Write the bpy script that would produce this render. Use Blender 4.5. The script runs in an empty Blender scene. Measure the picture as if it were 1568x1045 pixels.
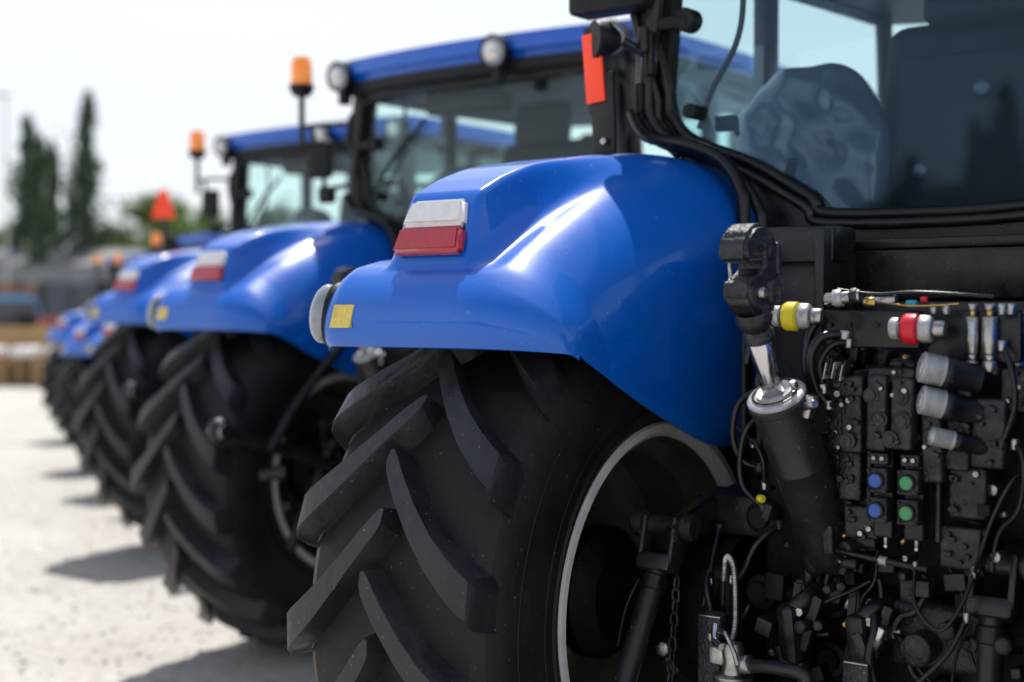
import bpy, bmesh, math, random
from mathutils import Vector, Matrix, Euler
random.seed(7)
R=math.radians
sc=bpy.context.scene

# ------------------------------------------------------------------ materials
def M(name,col,rough=.5,metal=0,coat=0,col2=None,nscale=8,bump=0,bscale=60,spec=.5,lo=.4,hi=.65,rvar=0,emis=None,speck=0,spscale=130,spcol=(.3,.29,.27),crough=.05):
    m=bpy.data.materials.new(name); m.use_nodes=True
    nt=m.node_tree; b=nt.nodes['Principled BSDF']
    b.inputs['Base Color'].default_value=(*col,1); b.inputs['Roughness'].default_value=rough
    b.inputs['Metallic'].default_value=metal; b.inputs['Coat Weight'].default_value=coat
    b.inputs['Coat Roughness'].default_value=crough
    b.inputs['Specular IOR Level'].default_value=spec
    tc=nt.nodes.new('ShaderNodeTexCoord')
    if col2 or rvar:
        n=nt.nodes.new('ShaderNodeTexNoise'); n.inputs['Scale'].default_value=nscale; n.inputs['Detail'].default_value=8
        n.inputs['Roughness'].default_value=.65
        nt.links.new(tc.outputs['Object'],n.inputs['Vector'])
        mr=nt.nodes.new('ShaderNodeMapRange'); mr.inputs['From Min'].default_value=lo; mr.inputs['From Max'].default_value=hi
        nt.links.new(n.outputs['Fac'],mr.inputs['Value'])
        if col2:
            mx=nt.nodes.new('ShaderNodeMix'); mx.data_type='RGBA'
            mx.inputs['A'].default_value=(*col,1); mx.inputs['B'].default_value=(*col2,1)
            nt.links.new(mr.outputs['Result'],mx.inputs['Factor']); nt.links.new(mx.outputs['Result'],b.inputs['Base Color'])
        if rvar:
            m2=nt.nodes.new('ShaderNodeMapRange'); m2.inputs['To Min'].default_value=rough; m2.inputs['To Max'].default_value=rough+rvar
            nt.links.new(mr.outputs['Result'],m2.inputs['Value']); nt.links.new(m2.outputs['Result'],b.inputs['Roughness'])
    if speck:   # settled dust specks
        n=nt.nodes.new('ShaderNodeTexNoise'); n.inputs['Scale'].default_value=spscale; n.inputs['Detail'].default_value=2
        nt.links.new(tc.outputs['Object'],n.inputs['Vector'])
        s2=nt.nodes.new('ShaderNodeMapRange'); s2.inputs['From Min'].default_value=.70; s2.inputs['From Max'].default_value=.76; s2.inputs['To Max'].default_value=speck
        nt.links.new(n.outputs['Fac'],s2.inputs['Value'])
        mx2=nt.nodes.new('ShaderNodeMix'); mx2.data_type='RGBA'; mx2.inputs['B'].default_value=(*spcol,1)
        if b.inputs['Base Color'].is_linked: nt.links.new(b.inputs['Base Color'].links[0].from_socket,mx2.inputs['A'])
        else: mx2.inputs['A'].default_value=(*col,1)
        nt.links.new(s2.outputs['Result'],mx2.inputs['Factor']); nt.links.new(mx2.outputs['Result'],b.inputs['Base Color'])
    if bump:
        n=nt.nodes.new('ShaderNodeTexNoise'); n.inputs['Scale'].default_value=bscale; n.inputs['Detail'].default_value=6
        nt.links.new(tc.outputs['Object'],n.inputs['Vector'])
        bp=nt.nodes.new('ShaderNodeBump'); bp.inputs['Strength'].default_value=bump; bp.inputs['Distance'].default_value=.01
        nt.links.new(n.outputs['Fac'],bp.inputs['Height']); nt.links.new(bp.outputs['Normal'],b.inputs['Normal'])
    if emis:
        b.inputs['Emission Color'].default_value=(*emis,1); b.inputs['Emission Strength'].default_value=.25
    return m
BLUE=M('blue_paint',(.0,.112,.57),.34,coat=.65,col2=(.0,.128,.60),nscale=3,rvar=.1,spec=.3,speck=.35,spscale=70,spcol=(.25,.38,.55),crough=.09)
BLK=M('black_paint',(.006,.0065,.008),.27,col2=(.014,.014,.015),nscale=14,rvar=.25,bump=.05,bscale=90,spec=.45,speck=.4)
CYLB=M('cylinder_black_paint',(.010,.011,.013),.32,col2=(.018,.018,.018),nscale=10,rvar=.2,bump=.08,bscale=60,spec=.5,speck=.8,spscale=110)
BLKM=M('black_plastic',(.006,.0065,.008),.5,col2=(.014,.014,.015),nscale=20,bump=.1,bscale=200,spec=.3)
DEEP=M('shade_black_casting',(.003,.003,.0035),.55,col2=(.008,.007,.006),nscale=12,bump=.5,bscale=30,spec=.25)  # near-black base colour stands in for the shade deep in the hydraulics bay
IRON=M('cast_iron',(.018,.020,.025),.3,metal=.5,col2=(.05,.05,.055),nscale=25,bump=.4,bscale=120,speck=.6)
RUB=M('tyre_rubber',(.0055,.0066,.0088),.5,col2=(.016,.0150,.0135),nscale=3.5,rvar=.2,bump=.25,bscale=28,spec=.35,speck=.3,spscale=90)
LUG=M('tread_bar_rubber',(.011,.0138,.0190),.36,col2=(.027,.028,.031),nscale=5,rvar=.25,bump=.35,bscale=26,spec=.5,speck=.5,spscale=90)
SEAL=M('rubber_seal',(.005,.0055,.0065),.33,spec=.4)
HOSE=M('hose_rubber',(.007,.0075,.01),.3,spec=.45)
CHR=M('chrome',(.6,.6,.62),.12,metal=1,rvar=.15,nscale=30)
ZINC=M('zinc_steel',(.5,.5,.49),.34,metal=1,col2=(.28,.27,.25),nscale=40)
ALU=M('silver_cap',(.5,.51,.52),.4,metal=.4,col2=(.35,.35,.35),nscale=30)
BRASS=M('brass',(.55,.36,.12),.3,metal=1)
RIMI=M('rim_silver_paint',(.72,.72,.71),.35,col2=(.55,.54,.52),nscale=6)
RIMD=M('rim_disc_paint',(.12,.115,.10),.45,col2=(.07,.065,.055),nscale=5)
RIMB=M('rim_barrel_paint',(.09,.078,.055),.45,col2=(.04,.034,.025),nscale=4)
YEL=M('yellow_cap',(.75,.6,.02),.4)
RED=M('red_cap',(.65,.01,.03),.35)
REDL=M('red_lens',(.48,.01,.03),.15,coat=1,bump=.15,bscale=50,col2=(.40,.01,.025),nscale=30)
WHL=M('clear_lens',(.85,.84,.85),.12,coat=1,bump=.1,bscale=50,col2=(.76,.73,.74),nscale=30)
GRL=M('grey_lens',(.28,.30,.33),.12,coat=1)
YST=M('yellow_reflector',(.8,.62,.13),.35,col2=(.65,.48,.1),nscale=60)
AMB=M('amber_lens',(.95,.28,.01),.15,coat=1,emis=(1,.3,.02))
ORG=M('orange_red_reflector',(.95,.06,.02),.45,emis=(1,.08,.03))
SBLU=M('solenoid_blue',(.03,.11,.42),.4)
SGRN=M('solenoid_green',(.06,.30,.12),.4)
TEAL=M('teal_fitting',(.02,.35,.5),.35)
SEATM=M('seat_fabric',(.006,.009,.015),.7,col2=(.011,.015,.023),nscale=9,bump=.2)
PLAS=M('plastic_wrap',(.11,.15,.20),.22,coat=.6,col2=(.055,.08,.115),nscale=4,bump=.8,bscale=5)
GREYI=M('cab_trim',(.014,.018,.025),.6)

def glass_mat(name,tint,f0,f1,gc):
    m=bpy.data.materials.new(name); m.use_nodes=True; nt=m.node_tree
    for n in list(nt.nodes): nt.nodes.remove(n)
    o=nt.nodes.new('ShaderNodeOutputMaterial'); t=nt.nodes.new('ShaderNodeBsdfTransparent'); t.inputs[0].default_value=(*tint,1)
    g=nt.nodes.new('ShaderNodeBsdfGlossy'); g.inputs['Roughness'].default_value=.01; g.inputs['Color'].default_value=(*gc,1)
    lw=nt.nodes.new('ShaderNodeLayerWeight'); lw.inputs[0].default_value=.35
    mr=nt.nodes.new('ShaderNodeMapRange'); mr.inputs['To Min'].default_value=f0; mr.inputs['To Max'].default_value=f1
    nt.links.new(lw.outputs['Facing'],mr.inputs['Value'])
    mx=nt.nodes.new('ShaderNodeMixShader'); nt.links.new(mr.outputs[0],mx.inputs[0]); nt.links.new(t.outputs[0],mx.inputs[1]); nt.links.new(g.outputs[0],mx.inputs[2])
    nt.links.new(mx.outputs[0],o.inputs[0]); return m
GLASS=glass_mat('cab_glass_tinted',(.68,.81,.86),.025,.28,(.42,.66,1.0))
GLASS2=glass_mat('cab_glass_clear',(.84,.98,.95),.02,.18,(.8,.95,1.0))

# ------------------------------------------------------------------ mesh builder
class MB:
    def __init__(s): s.v=[]; s.f=[]; s.m=[]; s.mats=[]
    def mi(s,mat):
        if mat not in s.mats: s.mats.append(mat)
        return s.mats.index(mat)
    def add(s,vs,fs,mat):
        o=len(s.v); k=s.mi(mat); s.v+= [tuple(v) for v in vs]
        for f in fs: s.f.append([i+o for i in f]); s.m.append(k)
    def bm(s,b,mat,mx=None):
        if mx is not None: b.transform(mx)
        b.verts.ensure_lookup_table(); 
        for i,v in enumerate(b.verts): v.index=i
        s.add([v.co[:] for v in b.verts],[[v.index for v in f.verts] for f in b.faces],mat); b.free()
    def box(s,c,size,mat,rot=(0,0,0),bev=.006,seg=2):
        b=bmesh.new(); bmesh.ops.create_cube(b,size=1); bmesh.ops.scale(b,vec=size,verts=b.verts)
        bev=min(bev,min(size)*.45)
        if bev>0: bmesh.ops.bevel(b,geom=b.edges[:],offset=bev,segments=seg,affect='EDGES',profile=.5)
        s.bm(b,mat,Matrix.Translation(c)@Euler([R(a) for a in rot]).to_matrix().to_4x4())
    def lathe(s,p0,d,prof,mat,seg=24):
        p0=Vector(p0); d=Vector(d).normalized(); a=d.orthogonal().normalized(); c=d.cross(a)
        vs=[];fs=[]
        for (t,r) in prof:
            for i in range(seg):
                an=2*math.pi*i/seg; vs.append(p0+d*t+(a*math.cos(an)+c*math.sin(an))*max(r,1e-4))
        for j in range(len(prof)-1):
            for i in range(seg):
                k=(i+1)%seg; fs.append([j*seg+i,j*seg+k,(j+1)*seg+k,(j+1)*seg+i])
        s.add(vs,fs,mat)
    def cyl(s,p0,p1,r,mat,r1=None,seg=20,bev=None):
        p0=Vector(p0);p1=Vector(p1);L=(p1-p0).length; r1=r if r1 is None else r1
        b=min(r,r1,L)*.12 if bev is None else bev
        s.lathe(p0,p1-p0,[(0,0),(0,r-b),(b,r),(L-b,r1),(L,r1-b),(L,0)],mat,seg)
    def hexn(s,p0,p1,r,mat): s.cyl(p0,p1,r,mat,seg=6)
    def tube(s,pts,r,mat,seg=10,sub=6,closed=False):
        P=[Vector(p) for p in pts]; Q=[]
        n=len(P); rng=n if closed else n-1
        for i in range(rng):
            a=P[(i-1)%n] if (closed or i>0) else P[0]; b=P[i]; c=P[(i+1)%n]; d=P[(i+2)%n] if (closed or i+2<n) else P[-1]
            for k in range(sub):
                t=k/sub; Q.append(.5*((2*b)+(c-a)*t+(2*a-5*b+4*c-d)*t*t+(3*b-3*c+d-a)*t**3))
        if not closed: Q.append(P[-1])
        m=len(Q); vs=[];fs=[]; nrm=None
        for i,q in enumerate(Q):
            tg=(Q[(i+1)%m]-Q[i-1]) if closed else (Q[min(i+1,m-1)]-Q[max(i-1,0)])
            if tg.length<1e-9: tg=Vector((0,0,1))
            tg.normalize()
            if nrm is None: nrm=tg.orthogonal().normalized()
            nrm=(nrm-tg*nrm.dot(tg)).normalized(); bn=tg.cross(nrm)
            rr=r(i/(m-1)) if callable(r) else r
            for j in range(seg):
                an=2*math.pi*j/seg; vs.append(q+(nrm*math.cos(an)+bn*math.sin(an))*rr)
        for i in range(m if closed else m-1):
            for j in range(seg):
                k=(j+1)%seg; i2=(i+1)%m; fs.append([i*seg+j,i*seg+k,i2*seg+k,i2*seg+j])
        if not closed: fs.append(list(range(seg))[::-1]); fs.append([(m-1)*seg+j for j in range(seg)])
        s.add(vs,fs,mat)
    def sph(s,c,rad,mat,seg=20,rot=(0,0,0)):
        b=bmesh.new(); bmesh.ops.create_uvsphere(b,u_segments=seg,v_segments=seg//2+2,radius=1)
        if not hasattr(rad,'__len__'): rad=(rad,)*3
        s.bm(b,mat,Matrix.Translation(c)@Euler([R(a) for a in rot]).to_matrix().to_4x4()@Matrix.Diagonal((*rad,1)))
    def prism(s,poly,axis,t0,t1,mat,bev=.004,seg=2):
        b=bmesh.new()
        def mp(a,c,t): return {'x':(t,a,c),'y':(a,t,c),'z':(a,c,t)}[axis]
        f=b.faces.new([b.verts.new(mp(a,c,t0)) for a,c in poly])
        r=bmesh.ops.extrude_face_region(b,geom=[f])
        dv=Vector(mp(0,0,t1-t0))
        bmesh.ops.translate(b,vec=dv,verts=[g for g in r['geom'] if isinstance(g,bmesh.types.BMVert)])
        bmesh.ops.recalc_face_normals(b,faces=b.faces)
        if bev: bmesh.ops.bevel(b,geom=b.edges[:],offset=bev,segments=seg,affect='EDGES')
        s.bm(b,mat)
    def quad(s,pts,mat): s.add(pts,[list(range(len(pts)))],mat)
    def obj(s,name,parent=None,sharp=38,flat=False):
        me=bpy.data.meshes.new(name); me.from_pydata(s.v,[],s.f)
        for m in s.mats: me.materials.append(m)
        me.polygons.foreach_set('material_index',s.m)
        if not flat:
            me.polygons.foreach_set('use_smooth',[True]*len(s.f)); me.update()
            me.set_sharp_from_angle(angle=R(sharp))
        me.update()
        o=bpy.data.objects.new(name,me); sc.collection.objects.link(o)
        if parent: o.parent=parent
        return o
def empty(name,loc=(0,0,0)):
    e=bpy.data.objects.new(name,None); sc.collection.objects.link(e); e.location=loc; return e
def interp(tab,x):
    if x<=tab[0][0]: return tab[0][1]
    for (a,b),(c,d) in zip(tab,tab[1:]):
        if x<=c: return b+(d-b)*(x-a)/(c-a)
    return tab[-1][1]
def sstep(a,b,x):
    t=min(1,max(0,(x-a)/(b-a))); return t*t*(3-2*t)

# ------------------------------------------------------------------ wheel
def wheel(name,parent,cx,cy,Ro,W,rimR,n,side):
    """axis along X; side=+1: the inner face points to +X"""
    mb=MB(); Rc=Ro-.078; h=W/2
    half=[(.39,rimR-.015),(.44,rimR+.012),(.475,rimR+.05),(.497,rimR+.35*(Rc-rimR)),(.50,rimR+.5*(Rc-rimR)),(.494,rimR+.68*(Rc-rimR)),(.475,Rc-.075),(.45,Rc-.045),(.40,Rc-.022),(.25,Rc-.006),(.1,Rc)]
    prof=[(-a*W,r) for a,r in half]+[(a*W,r) for a,r in half[::-1]]
    C=Vector((cx,cy,Ro))
    mb.lathe(C,(1,0,0),prof,RUB,96)
    for sd in (-1,1):
        for rr in (.2,.32,.62):
            r=rimR+rr*(Rc-rimR); x=sd*(.492*W)
            mb.lathe(C+Vector((x,0,0)),(1,0,0),[(-.004,r-.008),(.004,r-.004),(.004,r+.004),(-.004,r+.008)] if sd>0 else [(.004,r-.008),(-.004,r-.004),(-.004,r+.004),(.004,r+.008)],RUB,96)
    A=.37
    st=[(.0,0,0),(.03,0,0),(.08,0,0),(.2,.0,0),(.4,.004,0),(.6,.008,0),(.78,.014,0),(.90,.022,.008),(.975,.034,.02),(1.0,.05,.05),(1.012,.10,.09),(1.005,.16,.14)]
    ww=[.5,.88,1,1,1,1,1,1,1,1,1,.85]
    rl=random.Random(int(cx*100)+n)
    for sd in (-1,1):
        for k in range(n):
            ph0=2*math.pi*(k+(.5 if sd>0 else 0))/n+rl.uniform(-.006,.006)
            vs=[];fs=[]
            for i,(t,dr,db) in enumerate(st):
                x=sd*(t*h*.99)-sd*.02
                tt=min(t,1)
                ph=ph0-A*(tt**1.12)-.045*math.sin(tt*math.pi)
                if i>=9: ph-=.012*(i-8)
                rt=Ro-dr; rb=(Rc-db-.02-dr*.6)
                wt=(.037+.016*tt)/Ro*ww[i]; wb=(.052+.020*tt)/Ro*(.4+.6*ww[i])
                for (dp,rr) in ((-wb*1.25,rb),(-wb,rb+.018),(-wt*1.06,rt-.007),(-wt*.96,rt),(wt*.96,rt),(wt*1.06,rt-.007),(wb,rb+.018),(wb*1.25,rb)):
                    a=ph+dp; vs.append(C+Vector((x,-math.cos(a)*rr,math.sin(a)*rr)))
            for i in range(len(st)-1):
                for j in range(7):
                    fs.append([i*8+j,i*8+j+1,(i+1)*8+j+1,(i+1)*8+j])
            fs.append(list(range(8))); fs.append([(len(st)-1)*8+j for j in range(8)])
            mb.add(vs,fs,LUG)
    mb.obj(name+'_tyre',parent,sharp=24)
    rb=MB()
    i=side
    pr=[(-.440*W,rimR+.032),(-.464*W,rimR+.020),(-.464*W,rimR+.000),(-.44*W,rimR-.016),(-.40*W,rimR-.02)]
    rb.lathe(C,(1,0,0),pr,RIMI,96); rb.lathe(C,(1,0,0),[(-a,b) for a,b in pr],RIMI,96)
    rb.lathe(C,(1,0,0),[(-.40*W,rimR-.02),(-.3*W,rimR-.03),(-.25*W,rimR-.07),(.25*W,rimR-.07),(.3*W,rimR-.03),(.40*W,rimR-.02)],RIMB,96)
    o=-i*W
    rb.lathe(C,(1,0,0),[(o*.0,rimR-.07),(o*.02,rimR-.12),(o*.16,rimR*.62),(o*.18,rimR*.36),(o*.10,rimR*.34),(o*.10,.01)],RIMD,64)
    for k in range(10):
        a=2*math.pi*k/10; p=C+Vector((0,math.cos(a)*rimR*.45,math.sin(a)*rimR*.45)); rb.hexn(p+Vector((o*.2,0,0)),p+Vector((o*.12,0,0)),.018,ZINC)
    for k in range(8):
        a=2*math.pi*(k+.5)/8; p=C+Vector((o*.03,math.cos(a)*(rimR-.11),math.sin(a)*(rimR-.11))); rb.box(p,(.08,.05,.05),RIMD,rot=(math.degrees(a),0,0))
    rb.obj(name+'_rim',parent)

# ------------------------------------------------------------------ rear mudguard
PROF=[(-.735,1.70),(-.752,1.735),(-.757,1.775),(-.745,1.82),(-.715,1.868),(-.66,1.92),(-.60,1.958),(-.5,2.015),(-.38,2.078),(-.2,2.15),(0,2.212),(.2,2.255),(.42,2.275),(.62,2.25),(.82,2.17),(.98,2.04),(1.08,1.86),(1.12,1.65),(1.12,1.45)]
ZB=[(-.60,1.684),(-.575,1.67),(-.5,1.635),(-.3,1.545),(-.05,1.445),(.05,1.412),(.12,1.40),(1.3,1.40)]
YE=[(-.715,-.578),(-.66,-.55),(-.6,-.505),(-.4,-.345),(-.25,-.225),(-.1,-.09),(0,.005),(.2,.2),(2,2)]
BH=[(-.672,0),(-.655,.03),(-.612,.135),(-.590,.158),(-.5,.150),(-.35,.122),(-.2,.088),(0,.055),(.2,.03),(.42,0)]
OD=[(-.69,0),(-.64,.012),(-.56,.04),(-.45,.09),(-.3,.145),(-.1,.19),(.2,.22),(.6,.2),(.9,.1),(1.1,.02)]
def fender(name,parent,sgn,cx):
    P=[Vector((a,b)) for a,b in PROF]; Q=[]
    for i in range(len(P)-1):
        a=P[max(i-1,0)];b=P[i];c=P[i+1];d=P[min(i+2,len(P)-1)]
        ns=9 if 4<=i<=7 else 6
        for k in range(ns):
            t=k/ns; Q.append(.5*((2*b)+(c-a)*t+(2*a-5*b+4*c-d)*t*t+(3*b-3*c+d-a)*t**3))
    Q.append(P[-1])
    U=[('o',k/6) for k in range(7)]+[('t',-1.2+.42*k/56) for k in range(1,57)]+[('s',k/18) for k in range(1,19)]+[('w',k/8) for k in range(1,9)]
    vs=[];nu=len(U)
    for jq,q in enumerate(Q):
        y0,zm=q; rw=1-sstep(-.74,-.25,y0)
        if jq<24: ye=-.60+.022*(jq/24)
        else: ye=interp(YE,y0)
        for kind,t in U:
            if kind=='o':
                th=(1-t)*math.pi/2; dr=min(.07,max(.0,zm-1.685)); x=-1.2-.075*math.sin(th); z=zm-dr*(1-math.cos(th))-.0; y=y0+.06*(1-math.cos(th))*rw
            elif kind=='t':
                x=t; z=zm; y=y0
            else:
                th=(t if kind=='s' else 1)*math.pi/2
                y=y0+(ye-y0)*(1-math.cos(th)); zb=min(interp(ZB,ye),zm-.012)
                tot=zm-zb; dr=min(.34,tot*.92)
                x=-.78+.30*math.sin(th); z=zm-dr*(1-math.cos(th))
                if kind=='w': z=(zm-dr)+(zb-(zm-dr))*t; x+=.004*math.sin(t*3.14)
            e1=sstep(-1.105,-1.045,x)
            wfall=interp([(-.6,.055),(-.2,.10),(.3,.2)],y)     # inner flank fans out towards the cab
            bx=e1*(1-sstep(-.815,-.815+wfall,x))
            if y<.42: z+=bx*interp(BH,y)
            z-=(1-e1)*interp(OD,y0)
            # shallow valley beside the pod
            if kind in 'ts' and y<.3: z-=.016*math.exp(-((x+.735)/.03)**2)*(1-sstep(-.45,-.1,y))*sstep(-.69,-.62,y)
            vs.append((cx+sgn*(x), y, z))
    fs=[]
    for j in range(len(Q)-1):
        for i in range(nu-1):
            f=[j*nu+i,j*nu+i+1,(j+1)*nu+i+1,(j+1)*nu+i]
            fs.append(f if sgn>0 else f[::-1])
    mb=MB(); mb.add(vs,fs,BLUE); mb.mi(BLKM); o=mb.obj(name,parent,sharp=80)
    sm=o.modifiers.new('s','SOLIDIFY'); sm.thickness=.012; sm.offset=-1; sm.material_offset=1; sm.material_offset_rim=0
    l=MB(); X=lambda x:cx+sgn*x
    a=Vector((0,-.676,1.945)); b=Vector((0,-.606,2.105)); d=(b-a).normalized(); nn=Vector((0,-d.z,d.y))
    def slab(x0,x1,x0t,x1t,s0,s1,off,th,mat,bv=.012):
        L=(b-a).length; p=[]
        for (x,s) in ((x0,s0),(x1,s0),(x1t,s1),(x0t,s1)):
            p.append(a+d*(s*L)+Vector((X(x),0,0)))
        bmx=bmesh.new(); v0=[bmx.verts.new(q+nn*off) for q in p]; f=bmx.faces.new(v0)
        r=bmesh.ops.extrude_face_region(bmx,geom=[f]); bmesh.ops.translate(bmx,vec=nn*th,verts=[g for g in r['geom'] if isinstance(g,bmesh.types.BMVert)])
        bmesh.ops.recalc_face_normals(bmx,faces=bmx.faces)
        bmesh.ops.bevel(bmx,geom=bmx.edges[:],offset=bv,segments=5,affect='EDGES'); l.bm(bmx,mat)
    slab(-1.048,-.816,-1.036,-.842,.05,.93,-.04,.044,BLKM)
    slab(-1.052,-.808,-1.046,-.824,.03,.488,-.02,.038,REDL)
    slab(-1.046,-.824,-1.030,-.838,.490,.95,-.02,.037,WHL)
    l.obj(name+'_tail_lamp',parent,sharp=50)
    r=MB()
    r.sph((X(-1.285),-.70,1.79),(.038,.052,.086),GRL,rot=(-14,0,0)); r.sph((X(-1.262),-.675,1.785),(.04,.065,.097),BLKM,rot=(-14,0,0))
    p=[(-1.205,-.7665,1.752),(-1.13,-.7665,1.752),(-1.125,-.752,1.815),(-1.20,-.752,1.815)]
    r.add([(X(x),y,z) for x,y,z in p]+[(X(x),y+.01,z) for x,y,z in p],[[0,1,2,3],[4,5,6,7],[0,1,5,4],[2,3,7,6],[1,2,6,5],[0,3,7,4]],YST)
    r.obj(name+'_marker_lamp',parent)

# ------------------------------------------------------------------ cab
def cab(parent):
    low=[(-.83,2.50),(-.805,2.41),(-.73,2.335),(-.52,2.25),(-.33,2.14),(-.25,2.085)]
    mir=[(.30,2.085),(.38,2.14),(.55,2.25),(.73,2.335),(.805,2.41),(.83,2.50)]
    out=[(-.79,2.98)]+low+mir+[(.79,2.98)]
    gy=.40
    g=MB(); g.quad([(x,gy,z) for x,z in out],GLASS); g.obj('rear_window_glass',parent)
    g=MB()
    for sx in (-1,1):
        g.quad([(sx*.88,.5,2.3),(sx*.88,1.15,2.2),(sx*.88,1.15,3.0),(sx*.86,.45,3.0)],GLASS2)
        g.quad([(sx*.88,1.22,1.5),(sx*.80,2.0,1.5),(sx*.80,1.95,3.0),(sx*.88,1.22,3.0)],GLASS2)
    g.quad([(-.78,2.05,1.7),(.78,2.05,1.7),(.76,1.98,3.0),(-.76,1.98,3.0)],GLASS2)
    g.obj('cab_side_glass',parent)
    f=MB()
    f.tube([(x,gy-.012,z) for x,z in out],.02,SEAL,seg=10,closed=True,sub=5)
    f.tube([(x*1.035,gy-.03,z-.028) for x,z in out],.016,BLK,seg=10,closed=True,sub=5)
    f.tube([(x*.985,gy-.016,z+.012) for x,z in out],.006,GREYI,seg=8,closed=True,sub=5)
    outer=[(-.89,2.42),(-.78,2.285),(-.58,2.20),(-.52,2.1),(-.52,1.15),(.52,1.15),(.52,2.1),(.58,2.20),(.78,2.285),(.89,2.42)]
    low2=[(x*1.02,z-.01) for x,z in low+mir]
    f.prism(outer+low2[::-1],'y',gy-.02,gy+.04,BLK,bev=.0)
    for sx in (-1,1):
        # solid sheet pillar with rolled edges
        f.prism([(sx*.80,3.04),(sx*.845,2.50),(sx*.82,2.40),(sx*.78,2.34),(sx*.80,2.30),(sx*.925,2.40),(sx*.955,2.52),(sx*.915,3.04)],'y',.385,.47,BLKM,bev=.012)
        f.tube([(sx*.845,.37,3.02),(sx*.865,.36,2.75),(sx*.895,.36,2.55),(sx*.875,.36,2.41),(sx*.77,.37,2.30)],.026,BLK,seg=12)
        f.tube([(sx*.90,.40,3.02),(sx*.925,.40,2.75),(sx*.945,.42,2.5),(sx*.92,.42,2.38)],.026,BLK,seg=12)
        f.tube([(sx*.93,.33,2.44),(sx*.86,.31,2.355),(sx*.7,.29,2.315),(sx*.575,.28,2.26),(sx*.505,.27,2.17),(sx*.485,.26,2.05),(sx*.475,.25,1.4)],.021,SEAL,seg=10)
        f.tube([(sx*.90,.35,2.41),(sx*.82,.33,2.335),(sx*.66,.32,2.285),(sx*.54,.31,2.21),(sx*.46,.30,2.11),(sx*.44,.29,2.0),(sx*.435,.27,1.4)],.019,SEAL,seg=10)
        f.box((sx*.9,1.18,2.3),(.06,.09,1.5),BLK); f.tube([(sx*.8,2.0,3.0),(sx*.8,2.04,2.4),(sx*.8,2.04,1.5)],.035,BLK)
        f.tube([(sx*.9,1.2,3.0),(sx*.84,2.0,3.0)],.03,BLK); f.tube([(sx*.88,.4,3.0),(sx*.9,1.2,3.0)],.03,BLK)
        f.box((sx*.82,1.6,1.25),(.08,.85,.55),BLK)
        f.cyl((sx*.755,.415,2.72),(sx*.755,.35,2.72),.038,BLKM); f.cyl((sx*.735,.415,2.43),(sx*.735,.355,2.43),.024,BLKM)
        f.box((sx*.80,.36,2.715),(.12,.03,.045),BLKM,bev=.01)
    f.box((0,.38,3.0),(1.72,.07,.06),BLK)
    f.box((0,.30,1.985),(1.02,.16,.03),BLK,bev=.008); f.box((.06,.27,1.90),(.9,.10,.14),BLK,bev=.012); f.box((.06,.235,1.79),(.98,.10,.07),BLK,bev=.01)
    f.box((0,1.15,1.25),(1.0,1.5,.75),BLKM); f.box((0,1.2,1.62),(1.6,1.55,.05),GREYI)
    f.obj('cab_frame',parent)
    rf=MB(); n=14; poly=[]
    for i in range(n+1):
        x=-1.0+2*i/n; poly.append((x,.30-.10*(1-(x/1.0)**2)))
    poly+=[(1.0,1.3),(.95,2.15),(.6,2.33),(0,2.40),(-.6,2.33),(-.95,2.15),(-1.0,1.3)]
    rf.prism(poly,'z',3.055,3.185,BLUE,bev=.042,seg=4)
    rf.prism([(x*.97,y*.985+.035) for x,y in poly],'z',3.0,3.07,BLKM,bev=.012)
    rf.prism([(x*.86,.25+y*.86) for x,y in poly],'z',3.16,3.225,BLUE,bev=.03,seg=4)
    for x in (-.91,.25,.91):
        y=.30-.10*(1-x*x)
        rf.lathe((x,y+.06,3.10),(0,-1,-.12),[(0,0),(0,.06),(.07,.082),(.10,.085),(.105,.078)],BLKM)
        rf.lathe((x,y+.06,3.10),(0,-1,-.12),[(.09,.078),(.108,.06),(.114,.03),(.115,0)],GRL)
        rf.lathe((x,y+.06,3.10),(0,-1,-.12),[(.112,.045),(.119,.02),(.12,0)],CHR)
        rf.box((x,y+.02,3.0),(.05,.06,.12),BLKM)
    rf.obj('cab_roof',parent,sharp=50)
    a=MB()
    a.tube([(-.93,.38,2.84),(-1.10,.34,2.85),(-1.25,.30,2.84)],.014,BLK); a.tube([(-1.25,.30,2.74),(-1.25,.30,2.9),(-1.25,.30,3.02)],.018,BLK)
    a.lathe((-1.25,.30,3.02),(0,0,1),[(0,0),(0,.05),(.035,.07),(.06,.074),(.065,.06)],BLKM)
    a.lathe((-1.25,.30,3.08),(0,0,1),[(0,.064),(.05,.062),(.14,.056),(.158,.045),(.165,0)],AMB)
    for zz in (3.11,3.15,3.19): a.lathe((-1.25,.30,zz),(0,0,1),[(0,.062),(.006,.066),(.012,.06)],AMB)
    a.box((-1.16,.36,2.66),(.16,.06,.22),BLKM,bev=.03,rot=(0,0,12)); a.tube([(-1.2,.33,2.84),(-1.18,.34,2.75),(-1.16,.36,2.7)],.014,BLK)
    a.box((-1.15,.40,2.46),(.11,.06,.10),BLKM,bev=.02); a.tube([(-1.15,.4,2.49),(-1.0,.42,2.51),(-.92,.42,2.54)],.014,BLK); a.tube([(-1.15,.37,2.6),(-1.15,.38,2.5)],.014,BLK)
    a.obj('beacon_and_mirror',parent)
    s=MB()
    def cushion(c,size,mat,rot=(0,0,0),b=.08): s.box(c,size,mat,rot=rot,bev=b,seg=5)
    cushion((-.04,1.02,2.33),(.66,.16,.84),SEATM,rot=(-8,0,0),b=.075); cushion((-.02,1.25,1.93),(.58,.52,.16),SEATM,b=.06)
    cushion((-.02,.95,2.83),(.36,.11,.24),SEATM,rot=(-6,0,0),b=.05)
    s.box((-.04,.925,2.33),(.50,.02,.60),GREYI,bev=.01,rot=(-8,0,0))
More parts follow.
